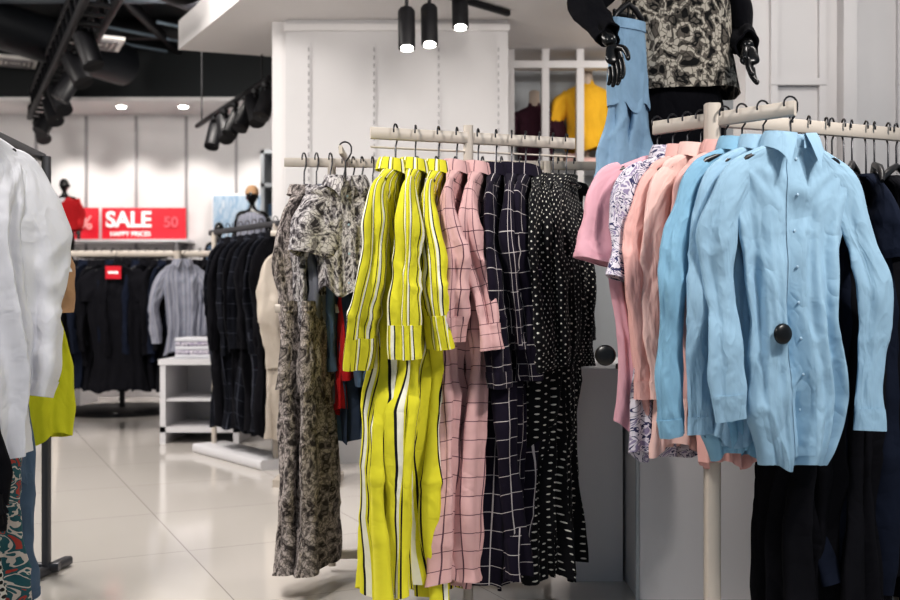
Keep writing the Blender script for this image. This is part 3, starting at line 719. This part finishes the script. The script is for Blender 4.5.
mb=MB();mb.box((-2.66,7.72,1.19),(-2.54,7.73,1.29),REDS);mb.box((-2.64,7.717,1.23),(-2.56,7.72,1.25),SIGNW);mb.obj('red_price_tag',smooth=False)
G('grey_striped_shirt',(-2.05,7.66,1.42),14,M['greystripe'],L=.70,a=.13,b=.05,slen=.5,seed=431,res=.8,sh=.15,A=.022,spread=.06,ks=(3,5,8))
G('mustard_top',(-1.80,8.0,1.42),70,M['mustard'],L=.5,a=.15,b=.03,sl='short',slen=.15,seed=433,res=.5)
mb=MB();mb.tube([(-3.05,9.3,0),(-3.05,9.3,.03),(-3.05,9.3,.05)],[.5,.5,.46],BLACKM,36);mb.tube([(-3.05,9.3,.05),(-3.05,9.3,1.5)],.025,BLACKM,12)
mb.tube([(-3.05+.4*math.cos(a),9.3+.4*math.sin(a),1.45) for a in np.linspace(0,2*PI,33)],.015,BLACKM,8,False);mb.beam((-3.45,9.3,1.45),(-2.65,9.3,1.45),.02,.02,BLACKM);mb.obj('round_clothing_rack')
for k in range(10):
    a=k*2*PI/10;G('black_dress',(-3.05+.4*math.cos(a),9.3+.4*math.sin(a),1.47),math.degrees(a),M['black'],L=1.05,a=.18,b=.03,slen=.5,seed=450+k,res=.4,placket=False)
mb=MB()
mb.beam((-4.6,8.6,1.43),(-3.3,8.6,1.43),.03,.04,RACKM)
for x in (-4.55,-3.35): mb.beam((x,8.6,0),(x,8.6,1.43),.04,.04,RACKM);mb.beam((x,8.35,.02),(x,8.85,.02),.04,.04,RACKM)
mb.obj('clothing_rack')
for k in range(14): G('dark_shirt',(-4.5+.09*k,8.6,1.46),82,M[('black','navy','black','grey')[k%4]],L=1.05,a=.2,b=.035,slen=.55,seed=480+k,res=.4,placket=False)

mb=MB();mb.box((-4.4,10.7,1.68),(-2.8,11,1.71),WHITE);mb.box((-4.3,10.72,1.5),(-4.27,10.99,1.68),SLOT);mb.box((-2.95,10.72,1.5),(-2.92,10.99,1.68),SLOT);mb.obj('wall_shelf',smooth=False)
e=empty('sale_sign',(0,0,0))
mb=MB();mb.box((-3.78,10.86,1.71),(-2.87,10.88,2.06),REDS);mb.obj('panel',smooth=False,parent=e)
def text(s,loc,size,mat,parent,ext=.004,off=.02):
    c=bpy.data.curves.new('lettering','FONT');c.body=s;c.size=size;c.extrude=ext;c.align_x='CENTER';c.align_y='CENTER';c.offset=size*off
    o=bpy.data.objects.new('lettering',c);COL.objects.link(o);o.location=loc;o.rotation_euler=(PI/2,0,0);c.materials.append(mat);o.parent=parent;return o
text('SALE',(-3.49,10.855,1.925),.235,SIGNW,e,.004,.03);text('HAPPY PRICES',(-3.47,10.855,1.775),.07,SIGNW,e)
text('50',(-3.03,10.855,1.90),.16,plain('sign_pink',(.7,.12,.15),.5),e)
e=empty('sale_poster',(0,0,0))
mb=MB();mb.box((-4.08,10.86,1.71),(-3.82,10.88,2.06),REDS);mb.obj('panel',smooth=False,parent=e);text('%',(-3.95,10.855,1.89),.2,plain('sign_pink2',(.8,.35,.35),.5),e)
m,nt,b=newmat('picture_print');g=N(nt);tc=nt.nodes.new('ShaderNodeTexCoord');nz=g.tex('ShaderNodeTexNoise',g.mapping(tc.outputs['Object'],(14,1,3)),Scale=1.5,Detail=3.0)
nt.links.new(g.ramp(nz.outputs[0],[(0,(.10,.2,.36)),(.45,(.38,.47,.56)),(.55,(.2,.31,.45)),(.65,(.48,.53,.58))],'LINEAR'),b.inputs['Base Color'])
mb=MB();mb.box((-2.58,10.9,1.72),(-2.02,10.93,2.2),m);mb.box((-2.6,10.92,1.70),(-2.0,10.95,2.22),WHITE);mb.obj('wall_picture',smooth=False)
mb=MB()
for z in (1.9,2.25,2.6): mb.box((-2.0,10.55,z),(-1.2,11,z+.04),WALL2)
mb.box((-2.0,10.55,1.5),(-1.96,11,2.64),WALL2)
for k in range(6): mb.beam((-1.9+.1*k,10.7,1.94),(-1.9+.1*k,10.7,2.08),.08,.1,[M['denim'],M['cream'],M['navy']][k%3])
mb.obj('wall_shelf_unit',smooth=False)
def plinth(x,y,h,w=.25):
    mb=MB();mb.box((x-w,y-w,0),(x+w,y+w,h-.04),WHITE);mb.box((x-w-.02,y-w-.02,h-.04),(x+w+.02,y+w+.02,h),WHITE);mb.obj('display_plinth',smooth=False)
plinth(-3.93,10.2,1.2)
m1=mannequin('child_mannequin',(-3.93,10.2,1.2),0,.62)
worn('white_top',m1,1.46*.62,M['white'],[tuple(x*.64 for x in k) for k in kk],.32,seed=7,sl=[([(-.11,0,-.02),(-.15,.01,-.18),(-.16,-.03,-.33)],[(.04,.04),(.036,.036),(.03,.03)])])
worn('red_vest',m1,1.45*.62,M['red'],[tuple(x*.68 for x in k) for k in kk],.34,seed=8,off=(.03,.0),sl=[([(.08,0,-.02),(.12,.01,-.18),(.13,-.03,-.33)],[(.045,.045),(.04,.04),(.034,.034)])])
plinth(-1.78,9.0,.85)
m2=mannequin('child_mannequin',(-1.78,9.0,.85),0,.68)
worn('grey_top',m2,1.46*.68,M['greystripe'],[tuple(x*.7 for x in k) for k in kk],.35,seed=9)
worn('cap',m2,1.80*.68,M['tan'],[(0,.005,.005),(.01,.035,.04),(.04,.055,.065),(.08,.06,.072)],.085,A=0,seed=1)
plinth(-2.12,9.2,.7,.2)
m3=mannequin('child_mannequin',(-2.12,9.2,.7),0,.6)
worn('denim_top',m3,1.46*.6,M['denim'],[tuple(x*.62 for x in k) for k in kk],.31,seed=9)

# ------------------------------------------------------------ lights
def area(name,loc,tgt,size,e,col=(1,.945,.89)):
    l=bpy.data.lights.new(name,'AREA');l.shape='SQUARE';l.size=size;l.energy=e;l.color=col
    o=bpy.data.objects.new(name,l);COL.objects.link(o);o.location=loc
    o.rotation_euler=(Vector(tgt)-Vector(loc)).to_track_quat('-Z','Y').to_euler();return o
def spot(name,loc,tgt,e,ang=60,col=(1,.94,.88),r=.04):
    l=bpy.data.lights.new(name,'SPOT');l.energy=e;l.spot_size=math.radians(ang);l.spot_blend=.6;l.color=col;l.shadow_soft_size=r
    o=bpy.data.objects.new(name,l);COL.objects.link(o);o.location=loc
    o.rotation_euler=(Vector(tgt)-Vector(loc)).to_track_quat('-Z','Y').to_euler();return o
area('fill_area_light',(1.5,1.5,2.7),(.9,2.9,.9),.4,26)  # added area lights without fixtures, brightening racks, aisle and walls
area('fill_area_light',(-1.4,1.8,2.7),(-.2,3.1,.9),.4,24)
area('fill_area_light',(-3.0,5.2,3.4),(-2.6,6.0,0),1.0,115)
area('fill_area_light',(-4.6,7.0,3.3),(-3.5,9.5,1.0),.8,58)
area('fill_area_light',(-1.9,7.9,3.3),(-2.6,10.5,1.0),.8,48)
area('fill_area_light',(.2,4.6,2.68),(-.2,5.6,1.0),.5,15)
area('fill_area_light',(-1.6,3.6,2.7),(-1.5,4.4,0),.6,28)
area('fill_area_light',(1.6,3.6,2.7),(1.6,4.4,.8),.5,10)
area('fill_area_light',(1.4,6.0,2.68),(1.4,7.0,1.6),.5,13)
for x in (-5.0,-4.1,-3.45,-2.8,-2.1): spot('downlight_lamp',(x,10.5,3.05),(x,10.75,0),50,95)
spot('spot_lamp',(-1.1,1.9,2.7),(-.1,3.1,.9),90,50);spot('spot_lamp',(1.7,1.6,2.7),(.85,2.7,1.0),90,46);spot('spot_lamp',(-.6,1.8,2.7),(-1.35,2.9,1.0),36,50)
w=bpy.data.worlds.new('World');scene.world=w;w.use_nodes=True
bg=w.node_tree.nodes['Background'];bg.inputs[0].default_value=(.64,.78,.90,1);bg.inputs[1].default_value=.31

# ------------------------------------------------------------ camera
cd=bpy.data.cameras.new('camera');cam=bpy.data.objects.new('camera',cd);COL.objects.link(cam)
cam.location=(0,0,.95);cam.rotation_euler=(PI/2,0,0);cd.sensor_width=36;cd.lens=40;cd.shift_y=10/900
cd.dof.use_dof=True;cd.dof.focus_distance=2.95;cd.dof.aperture_fstop=3.2
scene.camera=cam
scene.view_settings.view_transform='Standard'
try: scene.view_settings.look='Medium High Contrast'
except Exception as ex: print('look',ex)
